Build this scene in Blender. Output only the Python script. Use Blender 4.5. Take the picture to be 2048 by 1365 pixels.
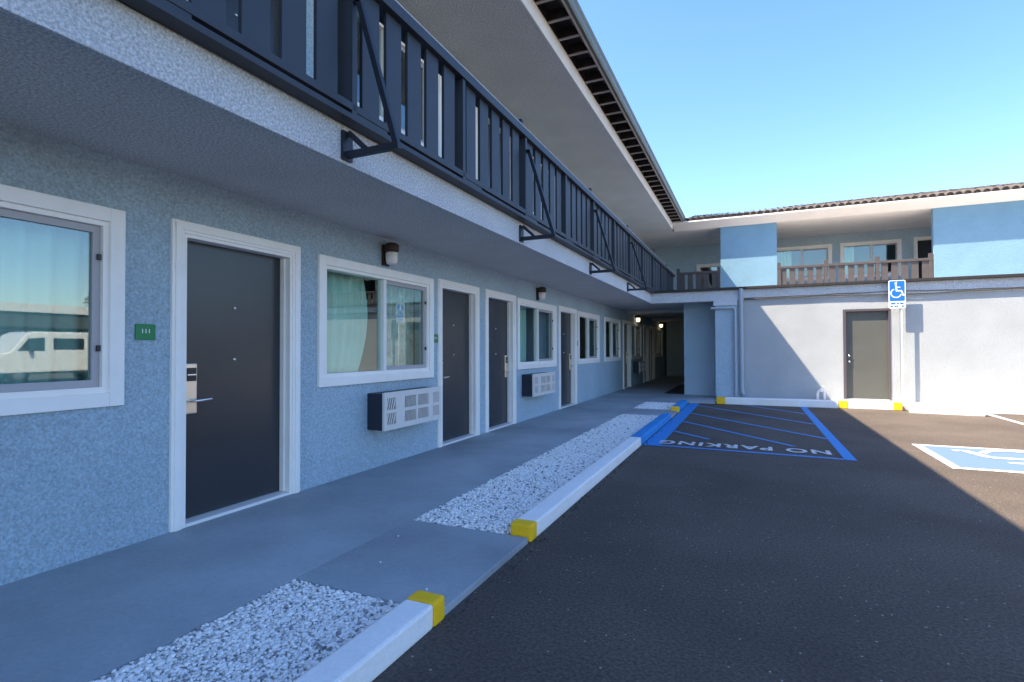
import bpy, bmesh, math, random
import numpy as np
from mathutils import Matrix, Vector

for o in list(bpy.data.objects):
    bpy.data.objects.remove(o)
scene = bpy.context.scene
COL = scene.collection
rnd = random.Random(7)

# ------------------------------------------------------------------ camera
CAM = Vector((3.6, 0.0, 1.228))
YAW, PITCH, ROLL = -0.4221, 0.0162, -0.0034
F = Vector((math.sin(YAW)*math.cos(PITCH), math.cos(YAW)*math.cos(PITCH), math.sin(PITCH)))
Rr = Vector((math.cos(YAW), -math.sin(YAW), 0)); Uu = Rr.cross(F)
R2 = Rr*math.cos(ROLL)+Uu*math.sin(ROLL); U2 = -Rr*math.sin(ROLL)+Uu*math.cos(ROLL)
cd = bpy.data.cameras.new('camera'); cam = bpy.data.objects.new('camera', cd); COL.objects.link(cam)
M = Matrix.Identity(4)
for i in range(3):
    M[i][0], M[i][1], M[i][2], M[i][3] = R2[i], U2[i], -F[i], CAM[i]
cam.matrix_world = M
cd.sensor_width = 36; cd.sensor_fit = 'HORIZONTAL'; cd.lens = 1064.6/2048*36
cd.clip_start = 0.05; cd.clip_end = 2000
scene.camera = cam

# ------------------------------------------------------------------ sky, sun, exposure
SUN = Vector((1.0, 0.53, -1.53)).normalized()          # direction the light travels
ELEV = math.asin(-SUN.z); AZ = math.atan2(-SUN.x, -SUN.y)
w = bpy.data.worlds.new('World'); scene.world = w; w.use_nodes = True
nt = w.node_tree; nt.nodes.clear()
sky = nt.nodes.new('ShaderNodeTexSky'); sky.sky_type = 'NISHITA'; sky.sun_disc = False
sky.sun_elevation = ELEV; sky.sun_rotation = AZ; sky.air_density = 1.05; sky.dust_density = 0.8; sky.ozone_density = 2.6
bg = nt.nodes.new('ShaderNodeBackground'); bg.inputs[1].default_value = 0.135
wo = nt.nodes.new('ShaderNodeOutputWorld')
hs = nt.nodes.new('ShaderNodeHueSaturation'); hs.inputs['Saturation'].default_value = 1.2; hs.inputs['Hue'].default_value = 0.508
nt.links.new(sky.outputs[0], hs.inputs['Color']); nt.links.new(hs.outputs[0], bg.inputs[0]); nt.links.new(bg.outputs[0], wo.inputs[0])
sl = bpy.data.lights.new('sun', 'SUN'); sl.energy = 5.0; sl.angle = math.radians(0.53); sl.color = (1.0, 0.84, 0.64)
so = bpy.data.objects.new('sun', sl); COL.objects.link(so)
so.rotation_euler = SUN.to_track_quat('-Z', 'Y').to_euler(); so.location = (-20, -12, 40)
vs = scene.view_settings
vs.view_transform = 'Standard'; vs.look = 'None'; vs.gamma = 1.0; vs.exposure = 1.7; vs.use_curve_mapping = False
scene.cycles.max_bounces = 12; scene.cycles.diffuse_bounces = 8

# ------------------------------------------------------------------ materials
MATS = {}
def mat(name, col, rough=0.7, metal=0.0, spec=0.4, mottle=0.0, mscale=3.0, bump=0.0, bscale=60.0, bdist=0.01,
        fine=0.0, fscale=200.0, emit=None, estr=0.0, coat=0.0, tint=None):
    m = bpy.data.materials.new(name); m.use_nodes = True
    n = m.node_tree; b = n.nodes['Principled BSDF']
    b.inputs['Roughness'].default_value = rough; b.inputs['Metallic'].default_value = metal
    b.inputs['Specular IOR Level'].default_value = spec
    b.inputs['Coat Weight'].default_value = coat; b.inputs['Coat Roughness'].default_value = 0.15
    b.inputs['Base Color'].default_value = (*col, 1)
    tc = n.nodes.new('ShaderNodeTexCoord'); src = None
    def noise(scale, detail=4.0, rg=0.6):
        t = n.nodes.new('ShaderNodeTexNoise'); t.inputs['Scale'].default_value = scale
        t.inputs['Detail'].default_value = detail; t.inputs['Roughness'].default_value = rg
        n.links.new(tc.outputs['Object'], t.inputs['Vector']); return t
    last = None
    def mixin(fac_socket, amt, lo, hi):
        nonlocal last
        r = n.nodes.new('ShaderNodeMapRange'); r.inputs['From Min'].default_value = lo; r.inputs['From Max'].default_value = hi
        r.inputs['To Min'].default_value = 1-amt; r.inputs['To Max'].default_value = 1+amt
        n.links.new(fac_socket, r.inputs['Value'])
        mx = n.nodes.new('ShaderNodeMix'); mx.data_type = 'RGBA'; mx.blend_type = 'MULTIPLY'; mx.inputs['Factor'].default_value = 1
        if last is None: mx.inputs['A'].default_value = (*col, 1)
        else: n.links.new(last, mx.inputs['A'])
        n.links.new(r.outputs[0], mx.inputs['B']); last = mx.outputs['Result']
    if mottle: mixin(noise(mscale, 5).outputs[0], mottle, 0.3, 0.7)
    if fine: mixin(noise(fscale, 4, 0.66).outputs[0], fine, 0.3, 0.7)
    if last is not None: n.links.new(last, b.inputs['Base Color'])
    if bump:
        t = noise(bscale, 3, 0.65); bp = n.nodes.new('ShaderNodeBump'); bp.inputs['Strength'].default_value = bump
        bp.inputs['Distance'].default_value = bdist
        n.links.new(t.outputs[0], bp.inputs['Height']); n.links.new(bp.outputs[0], b.inputs['Normal'])
    if emit:
        b.inputs['Emission Color'].default_value = (*emit, 1); b.inputs['Emission Strength'].default_value = estr
    MATS[name] = m; return m

mat('stucco', (0.455, 0.585, 0.665), 0.9, mottle=0.07, mscale=0.9, fine=0.30, fscale=64, bump=1.0, bscale=85, bdist=0.02)
mat('stucco_fascia', (0.66, 0.69, 0.705), 0.9, mottle=0.06, mscale=1.6, fine=0.42, fscale=70, bump=1.0, bscale=85, bdist=0.02)
mat('stucco_soffit', (0.70, 0.685, 0.655), 0.92, mottle=0.06, mscale=1.5, fine=0.45, fscale=70, bump=1.0, bscale=85, bdist=0.02)
mat('stucco_upper_soffit', (0.70, 0.73, 0.72), 0.92, mottle=0.06, mscale=1.5, fine=0.42, fscale=60, bump=1.0, bscale=75, bdist=0.02)
mat('stucco_pale', (0.40, 0.43, 0.44), 0.9, mottle=0.07, mscale=1.5, fine=0.14, fscale=50, bump=1.0, bscale=70, bdist=0.012)
mat('stucco_blue', (0.17, 0.31, 0.41), 0.9, mottle=0.07, mscale=2.0, fine=0.12, fscale=45, bump=0.8, bscale=60, bdist=0.015)
mat('white_trim', (0.92, 0.88, 0.82), 0.45, mottle=0.03, mscale=6)
mat('white_soffit', (0.80, 0.77, 0.73), 0.8, mottle=0.05, mscale=2)
mat('vinyl', (0.84, 0.81, 0.78), 0.4)
mat('grey_sash', (0.42, 0.40, 0.41), 0.45)
mat('door_paint', (0.036, 0.038, 0.042), 0.26, spec=0.45, mottle=0.08, mscale=1.2, bump=0.06, bscale=25, bdist=0.004)
mat('door_grey', (0.095, 0.098, 0.085), 0.5, mottle=0.08, mscale=2)
mat('door_frame_corridor_shade', (0.09, 0.075, 0.085), 0.5)  # dark door frame; also the corridor end wall, with its shade as colour
mat('brass', (0.78, 0.66, 0.52), 0.32, metal=0.75)
mat('steel', (0.72, 0.72, 0.72), 0.3, metal=1.0)
mat('black_plastic', (0.02, 0.02, 0.025), 0.35)
mat('green_plastic', (0.015, 0.21, 0.07), 0.45)
mat('white_paint', (0.92, 0.885, 0.83), 0.6, mottle=0.05, mscale=4, fine=0.06, fscale=60, bump=0.25, bscale=45, bdist=0.006)
mat('yellow_paint', (0.98, 0.56, 0.01), 0.6, mottle=0.10, mscale=8, fine=0.06, bump=0.25, bscale=45, bdist=0.006)
mat('blue_paint', (0.01, 0.25, 0.60), 0.6, mottle=0.12, mscale=4, fine=0.10, bump=0.25, bscale=45, bdist=0.006)
mat('railing_paint', (0.027, 0.034, 0.045), 0.5, spec=0.45, mottle=0.12, mscale=3, bump=0.08, bscale=40, bdist=0.003)
mat('railing_brown', (0.068, 0.059, 0.058), 0.7, mottle=0.15, mscale=3)
mat('steel_black', (0.018, 0.022, 0.032), 0.45)
mat('dark_wood', (0.022, 0.017, 0.016), 0.8, mottle=0.3, mscale=5)
mat('rafter_lit_grey', (0.36, 0.33, 0.32), 0.8)  # lit tone of the rafter undersides, shared by the fascia strip
mat('gutter_metal', (0.15, 0.18, 0.17), 0.4, mottle=0.1)
mat('drip_edge', (0.03, 0.026, 0.025), 0.6)
mat('roof_clay', (0.095, 0.082, 0.075), 0.85, mottle=0.35, mscale=4, fine=0.15, fscale=30)
mat('roof_dark', (0.10, 0.085, 0.08), 0.9)
mat('room_wall', (0.34, 0.34, 0.33), 0.9)
mat('room_floor', (0.10, 0.08, 0.07), 0.9)
mat('curtain_green', (0.66, 0.82, 0.72), 0.9, mottle=0.05)
mat('curtain_teal', (0.40, 0.52, 0.49), 0.9, mottle=0.06)
mat('curtain_print', (0.60, 0.62, 0.54), 0.9, mottle=0.35, mscale=9)
mat('curtain_cream', (0.62, 0.56, 0.42), 0.9)
mat('curtain_grey', (0.26, 0.25, 0.27), 0.9)
mat('ac_case', (0.022, 0.027, 0.045), 0.5)
mat('ac_front', (0.70, 0.66, 0.61), 0.5, mottle=0.04)
mat('ac_dark', (0.05, 0.05, 0.06), 0.7)
mat('lamp_brown', (0.045, 0.026, 0.015), 0.45)
mat('lamp_glass', (0.80, 0.76, 0.73), 0.3)
mat('lamp_lit', (0.9, 0.85, 0.7), 0.3, emit=(1.0, 0.80, 0.45), estr=1.0)
mat('sign_blue', (0.01, 0.15, 0.60), 0.35)
mat('sign_white', (0.80, 0.82, 0.84), 0.4)
mat('galvanised', (0.62, 0.62, 0.60), 0.45, metal=0.3)
mat('pipe_blue', (0.36, 0.42, 0.48), 0.6)
mat('cable', (0.05, 0.055, 0.06), 0.6)
mat('van_white', (0.78, 0.78, 0.76), 0.25, coat=0.5)
mat('rubber', (0.02, 0.02, 0.02), 0.8)
mat('dark_glass', (0.015, 0.018, 0.02), 0.08, spec=0.6)
mat('bark', (0.10, 0.075, 0.055), 0.9, mottle=0.2)
mat('foliage', (0.07, 0.085, 0.03), 0.7, mottle=0.3, mscale=2)
mat('foliage_brown', (0.16, 0.12, 0.06), 0.7, mottle=0.3, mscale=2)
mat('carport_white', (0.7, 0.7, 0.68), 0.7)
mat('carport_dark', (0.06, 0.065, 0.065), 0.8)

def glass(name, tint, ior):   # ior: reflectance of each face seen head on
    m = bpy.data.materials.new(name); m.use_nodes = True; n = m.node_tree; n.nodes.clear()
    o = n.nodes.new('ShaderNodeOutputMaterial'); t = n.nodes.new('ShaderNodeBsdfTransparent'); t.inputs[0].default_value = (*tint, 1)
    g = n.nodes.new('ShaderNodeBsdfGlossy'); g.inputs['Roughness'].default_value = 0.0; g.inputs['Color'].default_value = (0.93, 0.97, 0.96, 1)
    lw = n.nodes.new('ShaderNodeLayerWeight'); lw.inputs['Blend'].default_value = 0.5
    pw = n.nodes.new('ShaderNodeMath'); pw.operation = 'POWER'; pw.inputs[1].default_value = 5.0; n.links.new(lw.outputs['Facing'], pw.inputs[0])
    f = n.nodes.new('ShaderNodeMath'); f.operation = 'MULTIPLY_ADD'; f.inputs[1].default_value = 1-ior; f.inputs[2].default_value = ior; n.links.new(pw.outputs[0], f.inputs[0])
    mx = n.nodes.new('ShaderNodeMixShader')
    n.links.new(f.outputs[0], mx.inputs[0]); n.links.new(t.outputs[0], mx.inputs[1]); n.links.new(g.outputs[0], mx.inputs[2])
    n.links.new(mx.outputs[0], o.inputs[0]); MATS[name] = m
glass('window_glass', (0.86, 0.95, 0.93), 0.10)

def ground_mat(name, base, lo, hi, rough, fs, bs, bstr, bdist, speck=None, spk=0.0, patch=0.12):
    """aggregate surface: coarse patches, fine grain and pale stones showing through"""
    m = bpy.data.materials.new(name); m.use_nodes = True; n = m.node_tree; b = n.nodes['Principled BSDF']
    tc = n.nodes.new('ShaderNodeTexCoord')
    def noise(s, d=4, r=0.6):
        t = n.nodes.new('ShaderNodeTexNoise'); t.inputs['Scale'].default_value = s; t.inputs['Detail'].default_value = d
        t.inputs['Roughness'].default_value = r; n.links.new(tc.outputs['Object'], t.inputs['Vector']); return t
    cr = n.nodes.new('ShaderNodeValToRGB'); g = noise(fs, 6, 0.75)
    cr.color_ramp.elements[0].position = 0.32; cr.color_ramp.elements[0].color = (*lo, 1)
    cr.color_ramp.elements[1].position = 0.68; cr.color_ramp.elements[1].color = (*hi, 1)
    n.links.new(g.outputs[0], cr.inputs[0])
    p = noise(0.7, 5); r = n.nodes.new('ShaderNodeMapRange'); r.inputs[1].default_value = 0.3; r.inputs[2].default_value = 0.7
    r.inputs[3].default_value = 1-patch; r.inputs[4].default_value = 1+patch; n.links.new(p.outputs[0], r.inputs[0])
    mx = n.nodes.new('ShaderNodeMix'); mx.data_type = 'RGBA'; mx.blend_type = 'MULTIPLY'; mx.inputs['Factor'].default_value = 1
    n.links.new(cr.outputs[0], mx.inputs['A']); n.links.new(r.outputs[0], mx.inputs['B']); last = mx.outputs['Result']
    if speck:
        v = n.nodes.new('ShaderNodeTexVoronoi'); v.inputs['Scale'].default_value = 26; n.links.new(tc.outputs['Object'], v.inputs['Vector'])
        w1 = n.nodes.new('ShaderNodeMath'); w1.operation = 'LESS_THAN'; w1.inputs[1].default_value = 0.13; n.links.new(v.outputs['Distance'], w1.inputs[0])
        sp = n.nodes.new('ShaderNodeSeparateColor'); n.links.new(v.outputs['Color'], sp.inputs[0])
        w2 = n.nodes.new('ShaderNodeMath'); w2.operation = 'LESS_THAN'; w2.inputs[1].default_value = spk; n.links.new(sp.outputs[0], w2.inputs[0])
        w3 = n.nodes.new('ShaderNodeMath'); w3.operation = 'MULTIPLY'; n.links.new(w1.outputs[0], w3.inputs[0]); n.links.new(w2.outputs[0], w3.inputs[1])
        m2 = n.nodes.new('ShaderNodeMix'); m2.data_type = 'RGBA'; n.links.new(w3.outputs[0], m2.inputs['Factor'])
        n.links.new(last, m2.inputs['A']); m2.inputs['B'].default_value = (*speck, 1); last = m2.outputs['Result']
    n.links.new(last, b.inputs['Base Color'])
    b.inputs['Roughness'].default_value = rough; b.inputs['Specular IOR Level'].default_value = 0.3
    bp = n.nodes.new('ShaderNodeBump'); bp.inputs['Strength'].default_value = bstr; bp.inputs['Distance'].default_value = bdist
    n.links.new(noise(bs, 4, 0.7).outputs[0], bp.inputs['Height']); n.links.new(bp.outputs[0], b.inputs['Normal'])
    MATS[name] = m
ground_mat('asphalt', None, (0.031, 0.030, 0.028), (0.172, 0.136, 0.106), 0.85, 60, 55, 1.0, 0.016, (0.42, 0.38, 0.34), 0.18, 0.24)
ground_mat('walk_paint', None, (0.30, 0.33, 0.345), (0.365, 0.395, 0.41), 0.62, 45, 35, 0.15, 0.006, (0.46, 0.48, 0.49), 0.012, 0.26)
ground_mat('pavement', None, (0.42, 0.41, 0.40), (0.52, 0.51, 0.50), 0.8, 60, 60, 0.3, 0.006)

def stone_mat():
    m = bpy.data.materials.new('gravel'); m.use_nodes = True; n = m.node_tree; b = n.nodes['Principled BSDF']
    g = n.nodes.new('ShaderNodeNewGeometry'); cr = n.nodes.new('ShaderNodeValToRGB')
    e = cr.color_ramp.elements; e[0].position = 0.0; e[0].color = (0.24, 0.24, 0.25, 1); e[1].position = 1.0; e[1].color = (0.95, 0.92, 0.87, 1)
    for p, c in ((0.07, (0.32, 0.32, 0.32, 1)), (0.12, (0.66, 0.62, 0.57, 1)), (0.2, (0.82, 0.79, 0.75, 1)), (0.7, (0.93, 0.89, 0.84, 1))):
        k = e.new(p); k.color = c
    n.links.new(g.outputs['Random Per Island'], cr.inputs[0]); n.links.new(cr.outputs[0], b.inputs['Base Color'])
    b.inputs['Roughness'].default_value = 0.8; MATS['gravel'] = m
stone_mat()

# ------------------------------------------------------------------ helpers
def setp(o, label=None, cat=None, group=None, kind=None):
    if label: o['label'] = label
    if cat: o['category'] = cat
    if group: o['group'] = group
    if kind: o['kind'] = kind
    return o
def thing(name, loc, label, cat, group=None):
    o = bpy.data.objects.new(name, None); COL.objects.link(o); o.location = loc; o.empty_display_size = 0.2
    return setp(o, label, cat, group)
WORLDLOC = {}
def wloc(p):
    v = Vector((0, 0, 0))
    while p is not None: v = v+p.location; p = p.parent
    return v
def place(name, me, loc, parent=None):
    o = bpy.data.objects.new(name, me); COL.objects.link(o)
    o.location = Vector(loc)-(wloc(parent) if parent else Vector((0, 0, 0)))
    if parent: o.parent = parent
    return o
class MB:
    """collects shapes in world coordinates; build() links them as one mesh object with its origin at its own base"""
    def __init__(s): s.v = []; s.f = []; s.smooth = []
    def add(s, v, f, smooth=False):
        k = len(s.v); s.v += [tuple(p) for p in v]; s.f += [tuple(i+k for i in q) for q in f]; s.smooth += [smooth]*len(f); return s
    def box(s, x0, x1, y0, y1, z0, z1, bev=0.0):
        if x0 > x1: x0, x1 = x1, x0
        if y0 > y1: y0, y1 = y1, y0
        if z0 > z1: z0, z1 = z1, z0
        if not bev:
            v = [(x0,y0,z0),(x1,y0,z0),(x1,y1,z0),(x0,y1,z0),(x0,y0,z1),(x1,y0,z1),(x1,y1,z1),(x0,y1,z1)]
            return s.add(v, [(0,3,2,1),(4,5,6,7),(0,1,5,4),(1,2,6,5),(2,3,7,6),(3,0,4,7)])
        bm = bmesh.new(); bmesh.ops.create_cube(bm, size=1)
        for q in bm.verts:
            q.co = ((x0+x1)/2+q.co.x*(x1-x0), (y0+y1)/2+q.co.y*(y1-y0), (z0+z1)/2+q.co.z*(z1-z0))
        bmesh.ops.bevel(bm, geom=bm.edges[:], offset=bev, segments=2, affect='EDGES', profile=0.6)
        bm.verts.index_update()
        s.add([q.co[:] for q in bm.verts], [[q.index for q in f.verts] for f in bm.faces]); bm.free(); return s
    def quad(s, a, b, c, d): return s.add([a, b, c, d], [(0, 1, 2, 3)])
    def bar(s, a, b, w, h=None, up=(0, 0, 1)):
        """rectangular bar from a to b"""
        h = h or w; a = Vector(a); b = Vector(b); d = (b-a).normalized(); up = Vector(up)
        if abs(d.dot(up)) > 0.99: up = Vector((0, 1, 0))
        r = d.cross(up).normalized(); u = r.cross(d)
        v = []
        for p in (a, b):
            for i, j in ((-1,-1),(1,-1),(1,1),(-1,1)): v.append(p+r*i*w/2+u*j*h/2)
        return s.add(v, [(3,2,1,0),(4,5,6,7),(0,1,5,4),(1,2,6,5),(2,3,7,6),(3,0,4,7)])
    def tube(s, pts, r, seg=10, cap=True):
        pts = [Vector(p) for p in pts]; rs = r if isinstance(r, (list, tuple)) else [r]*len(pts)
        rings = []; nprev = None
        for i, p in enumerate(pts):
            d = (pts[min(i+1, len(pts)-1)]-pts[max(i-1, 0)]).normalized()
            if nprev is None:
                nprev = d.cross(Vector((0, 0, 1)))
                if nprev.length < 0.1: nprev = d.cross(Vector((0, 1, 0)))
            nn = (nprev-d*nprev.dot(d)).normalized(); nprev = nn; bb = d.cross(nn)
            rings.append([p+(nn*math.cos(2*math.pi*k/seg)+bb*math.sin(2*math.pi*k/seg))*rs[i] for k in range(seg)])
        v = [q for ring in rings for q in ring]; f = []
        for i in range(len(rings)-1):
            for k in range(seg):
                f.append((i*seg+k, i*seg+(k+1) % seg, (i+1)*seg+(k+1) % seg, (i+1)*seg+k))
        s.add(v, f, True)
        if cap:
            s.add(rings[0], [tuple(range(seg-1, -1, -1))]); s.add(rings[-1], [tuple(range(seg))])
        return s
    def lathe(s, c, prof, seg=16, axis='z'):
        """profile of (r, h) about an axis through c"""
        v = []; f = []
        for (r, h) in prof:
            for k in range(seg):
                a = 2*math.pi*k/seg; p = (r*math.cos(a), r*math.sin(a), h)
                if axis == 'x': p = (h, p[0], p[1])
                if axis == 'y': p = (p[0], h, p[1])
                v.append((c[0]+p[0], c[1]+p[1], c[2]+p[2]))
        for i in range(len(prof)-1):
            for k in range(seg):
                f.append((i*seg+k, i*seg+(k+1) % seg, (i+1)*seg+(k+1) % seg, (i+1)*seg+k))
        return s.add(v, f, True)
    def prism(s, poly, axis, a, b):
        """2-D outline extruded along an axis from a to b"""
        n = len(poly)
        def P(p, t): return {'x': (t, p[0], p[1]), 'y': (p[0], t, p[1]), 'z': (p[0], p[1], t)}[axis]
        v = [P(p, a) for p in poly]+[P(p, b) for p in poly]
        return s.add(v, [tuple(range(n)), tuple(range(2*n-1, n-1, -1))]+[(i, (i+1) % n, n+(i+1) % n, n+i) for i in range(n)])
    def mesh(s, name, m, origin=(0, 0, 0)):
        me = bpy.data.meshes.new(name)
        me.from_pydata([(a-origin[0], b-origin[1], c-origin[2]) for a, b, c in s.v], [], s.f)
        me.materials.append(MATS[m] if isinstance(m, str) else m)
        if any(s.smooth): me.polygons.foreach_set('use_smooth', s.smooth)
        bm = bmesh.new(); bm.from_mesh(me); bmesh.ops.recalc_face_normals(bm, faces=bm.faces[:]); bm.to_mesh(me); bm.free()
        me.update(); return me
    def build(s, name, m, parent=None, label=None, cat=None, group=None, kind=None):
        lo = [min(p[i] for p in s.v) for i in range(3)]; hi = [max(p[i] for p in s.v) for i in range(3)]
        og = ((lo[0]+hi[0])/2, (lo[1]+hi[1])/2, lo[2])
        o = place(name, s.mesh(name, m, og), og, parent)
        return setp(o, label, cat, group, kind)
class Wall:
    """maps (u along wall, w outward, z) to the world for an axis-aligned facade"""
    def __init__(s, kind, c): s.kind = kind; s.c = c
    def box(s, mb, u0, u1, w0, w1, z0, z1, bev=0.0):
        if s.kind == 'x': return mb.box(s.c+w0, s.c+w1, u0, u1, z0, z1, bev)
        return mb.box(u0, u1, s.c-w0, s.c-w1, z0, z1, bev)
    def pt(s, u, w_, z): return (s.c+w_, u, z) if s.kind == 'x' else (u, s.c-w_, z)
NEAR = Wall('x', 0.0)

def facade(W, u0, u1, z0, z1, holes, depth, mb):
    """stucco sheet with openings and their reveals"""
    us = sorted({u0, u1, *[h[0] for h in holes], *[h[1] for h in holes]}); zs = sorted({z0, z1, *[h[2] for h in holes], *[h[3] for h in holes]})
    for a, b in zip(us, us[1:]):
        for c, d in zip(zs, zs[1:]):
            um, zm = (a+b)/2, (c+d)/2
            if any(h[0] < um < h[1] and h[2] < zm < h[3] for h in holes): continue
            mb.quad(W.pt(a, 0, c), W.pt(b, 0, c), W.pt(b, 0, d), W.pt(a, 0, d))
    for a, b, c, d in holes:
        mb.quad(W.pt(a, 0, c), W.pt(a, -depth, c), W.pt(a, -depth, d), W.pt(a, 0, d))
        mb.quad(W.pt(b, 0, c), W.pt(b, 0, d), W.pt(b, -depth, d), W.pt(b, -depth, c))
        mb.quad(W.pt(a, 0, d), W.pt(a, -depth, d), W.pt(b, -depth, d), W.pt(b, 0, d))
        mb.quad(W.pt(a, 0, c), W.pt(b, 0, c), W.pt(b, -depth, c), W.pt(a, -depth, c))

CAS = 0.085
def door(W, parent, u0, u1, zb, lock='near', top=2.13, detail=True, label=None):
    """u0..u1 and top: outside of the white casing; lock on the near or far stile"""
    a, b, t = u0+CAS, u1-CAS, zb+top-CAS
    mb = MB(); W.box(mb, a+0.022, b-0.022, -0.135, -0.092, zb+0.03, t-0.022, 0.003)
    leaf = mb.build('door', 'door_paint', parent, label=label)
    mb = MB()
    for (e0, e1) in ((u0, a), (b, u1)):
        W.box(mb, e0, e1, -0.02, 0.022, zb+0.002, zb+top, 0.004)
    W.box(mb, a, b, -0.02, 0.022, t, zb+top, 0.004)
    for (e0, e1) in ((u0+0.02, a-0.022), (b+0.022, u1-0.02)):
        W.box(mb, e0, e1, 0.018, 0.032, zb+0.002, zb+top-0.02, 0.004)
    W.box(mb, u0+0.02, u1-0.02, 0.016, 0.030, t+0.022, zb+top-0.018, 0.004)
    for (e0, e1) in ((a-0.004, a+0.024), (b-0.024, b+0.004)):
        W.box(mb, e0, e1, -0.16, 0.012, zb+0.002, t-0.001)
    W.box(mb, a+0.024, b-0.024, -0.16, 0.012, t-0.024, t+0.004)
    W.box(mb, b-0.040, b-0.025, -0.088, -0.045, zb+0.03, t-0.026)
    mb.build('casing', 'white_trim', leaf)
    mb = MB(); W.box(mb, a+0.025, b-0.025, -0.15, 0.015, zb+0.002, zb+0.026, 0.004); mb.build('threshold', 'vinyl', leaf)
    if not detail: return leaf
    s = 1 if lock == 'near' else -1
    e = a+0.115 if s == 1 else b-0.115
    mb = MB(); W.box(mb, e-0.045, e+0.045, -0.092, -0.066, zb+0.775, zb+1.135, 0.008); pl = mb.build('lock_plate', 'brass', leaf)
    mb = MB(); W.box(mb, e-0.034, e+0.034, -0.066, -0.058, zb+1.01, zb+1.105, 0.003); mb.build('card_reader', 'black_plastic', leaf)
    mb = MB(); W.box(mb, e-0.034, e+0.034, -0.058, -0.056, zb+1.052, zb+1.060); mb.build('reader_slot', 'steel', leaf)
    mb = MB(); mb.tube([W.pt(e, -0.07, zb+0.87), W.pt(e, -0.015, zb+0.87)], 0.012)
    mb.tube([W.pt(e-0.005*s, -0.015, zb+0.87), W.pt(e+0.05*s, -0.012, zb+0.872), W.pt(e+0.125*s, -0.018, zb+0.876)], [0.012, 0.011, 0.008])
    mb.build('lever_handle', 'steel', leaf)
    m = (a+b)/2
    for zz in (1.56, 1.16):
        mb = MB(); mb.lathe(W.pt(m, -0.092, zb+zz), [(0.013, 0), (0.013, 0.008), (0.006, 0.012), (0.001, 0.012)], 12, 'x' if W.kind == 'x' else 'y')
        mb.build('peephole' if zz > 1.4 else 'number_stud', 'steel', leaf)
    return leaf

ROOMS = []
def window(W, parent, u0, u1, z0, z1, split=0.52, sash=True, room=True, rw=0.2):
    c = 0.085; a, b, lo, hi = u0+c, u1-c, z0+c, z1-c
    mb = MB()
    for (e0, e1) in ((u0, a), (b, u1)): W.box(mb, e0, e1, -0.02, 0.028, z0, z1, 0.004)
    W.box(mb, a, b, -0.02, 0.028, hi, z1, 0.004); W.box(mb, a, b, -0.02, 0.028, z0, lo, 0.004)
    # inner vinyl frame
    for (e0, e1) in ((a-0.004, a+0.03), (b-0.03, b+0.004)): W.box(mb, e0, e1, -0.11, 0.006, lo, hi)
    W.box(mb, a+0.03, b-0.03, -0.11, 0.006, hi-0.03, hi+0.004); W.box(mb, a+0.03, b-0.03, -0.11, 0.006, lo-0.004, lo+0.035)
    fr = mb.build('window', 'white_trim', parent)
    m = a+(b-a)*split
    mb = MB(); W.box(mb, m-0.025, m+0.025, -0.085, -0.004, lo+0.036, hi-0.031, 0.003); mb.build('mullion', 'vinyl', fr)
    mb = MB(); W.box(mb, a+0.031, m-0.026, -0.052, -0.046, lo+0.036, hi-0.031); mb.build('pane', 'window_glass', fr)
    p0, p1 = m+0.026, b-0.031
    if sash:
        mb = MB(); q = 0.042
        W.box(mb, p1-q, p1, -0.058, -0.022, lo+0.036, hi-0.031); W.box(mb, p0, p0+0.015, -0.058, -0.022, lo+0.036, hi-0.031)
        W.box(mb, p0+0.015, p1-q, -0.058, -0.022, hi-0.031-q, hi-0.031); W.box(mb, p0+0.015, p1-q, -0.058, -0.022, lo+0.036, lo+0.036+q)
        mb.build('sash', 'grey_sash', fr)
        for zz in (lo+0.27, hi-0.22):
            mb = MB(); W.box(mb, p1-0.022, p1-0.002, -0.022, -0.006, zz-0.018, zz+0.018, 0.004); mb.build('catch', 'black_plastic', fr)
        mb = MB(); W.box(mb, p0+0.015, p1-q, -0.044, -0.039, lo+0.036+q, hi-0.031-q); mb.build('pane', 'window_glass', fr)
    else:
        mb = MB(); W.box(mb, p0, p1, -0.044, -0.039, lo+0.036, hi-0.031); mb.build('pane', 'window_glass', fr)
    if room:
        fl = math.floor(z0/2.72+0.05)*2.72
        zl, zh = (0.05, 2.38) if z0 < 2.5 else (2.78, 5.10)
        r0, r1, d = u0-rw, u1+rw, 3.2
        mb = MB(); pts = lambda w_, u, z: W.pt(u, w_, z)
        mb.quad(pts(-d, r0, zl), pts(-d, r1, zl), pts(-d, r1, zh), pts(-d, r0, zh))
        mb.quad(pts(-0.2, r0, zl), pts(-d, r0, zl), pts(-d, r0, zh), pts(-0.2, r0, zh))
        mb.quad(pts(-0.2, r1, zl), pts(-0.2, r1, zh), pts(-d, r1, zh), pts(-d, r1, zl))
        mb.quad(pts(-0.2, r0, zh), pts(-d, r0, zh), pts(-d, r1, zh), pts(-0.2, r1, zh))
        mb.quad(pts(-0.2, r0, zl), pts(-0.2, r1, zl), pts(-d, r1, zl), pts(-d, r0, zl))
        mb.quad(pts(-0.2, r0, zl), pts(-0.2, r1, zl), pts(-0.2, r1, lo), pts(-0.2, r0, lo))
        mb.quad(pts(-0.2, r0, hi), pts(-0.2, r1, hi), pts(-0.2, r1, zh), pts(-0.2, r0, zh))
        mb.quad(pts(-0.2, r0, lo), pts(-0.2, a, lo), pts(-0.2, a, hi), pts(-0.2, r0, hi))
        mb.quad(pts(-0.2, b, lo), pts(-0.2, r1, lo), pts(-0.2, r1, hi), pts(-0.2, b, hi))
        mb.build('room', 'room_wall', parent)
    return fr

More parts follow.
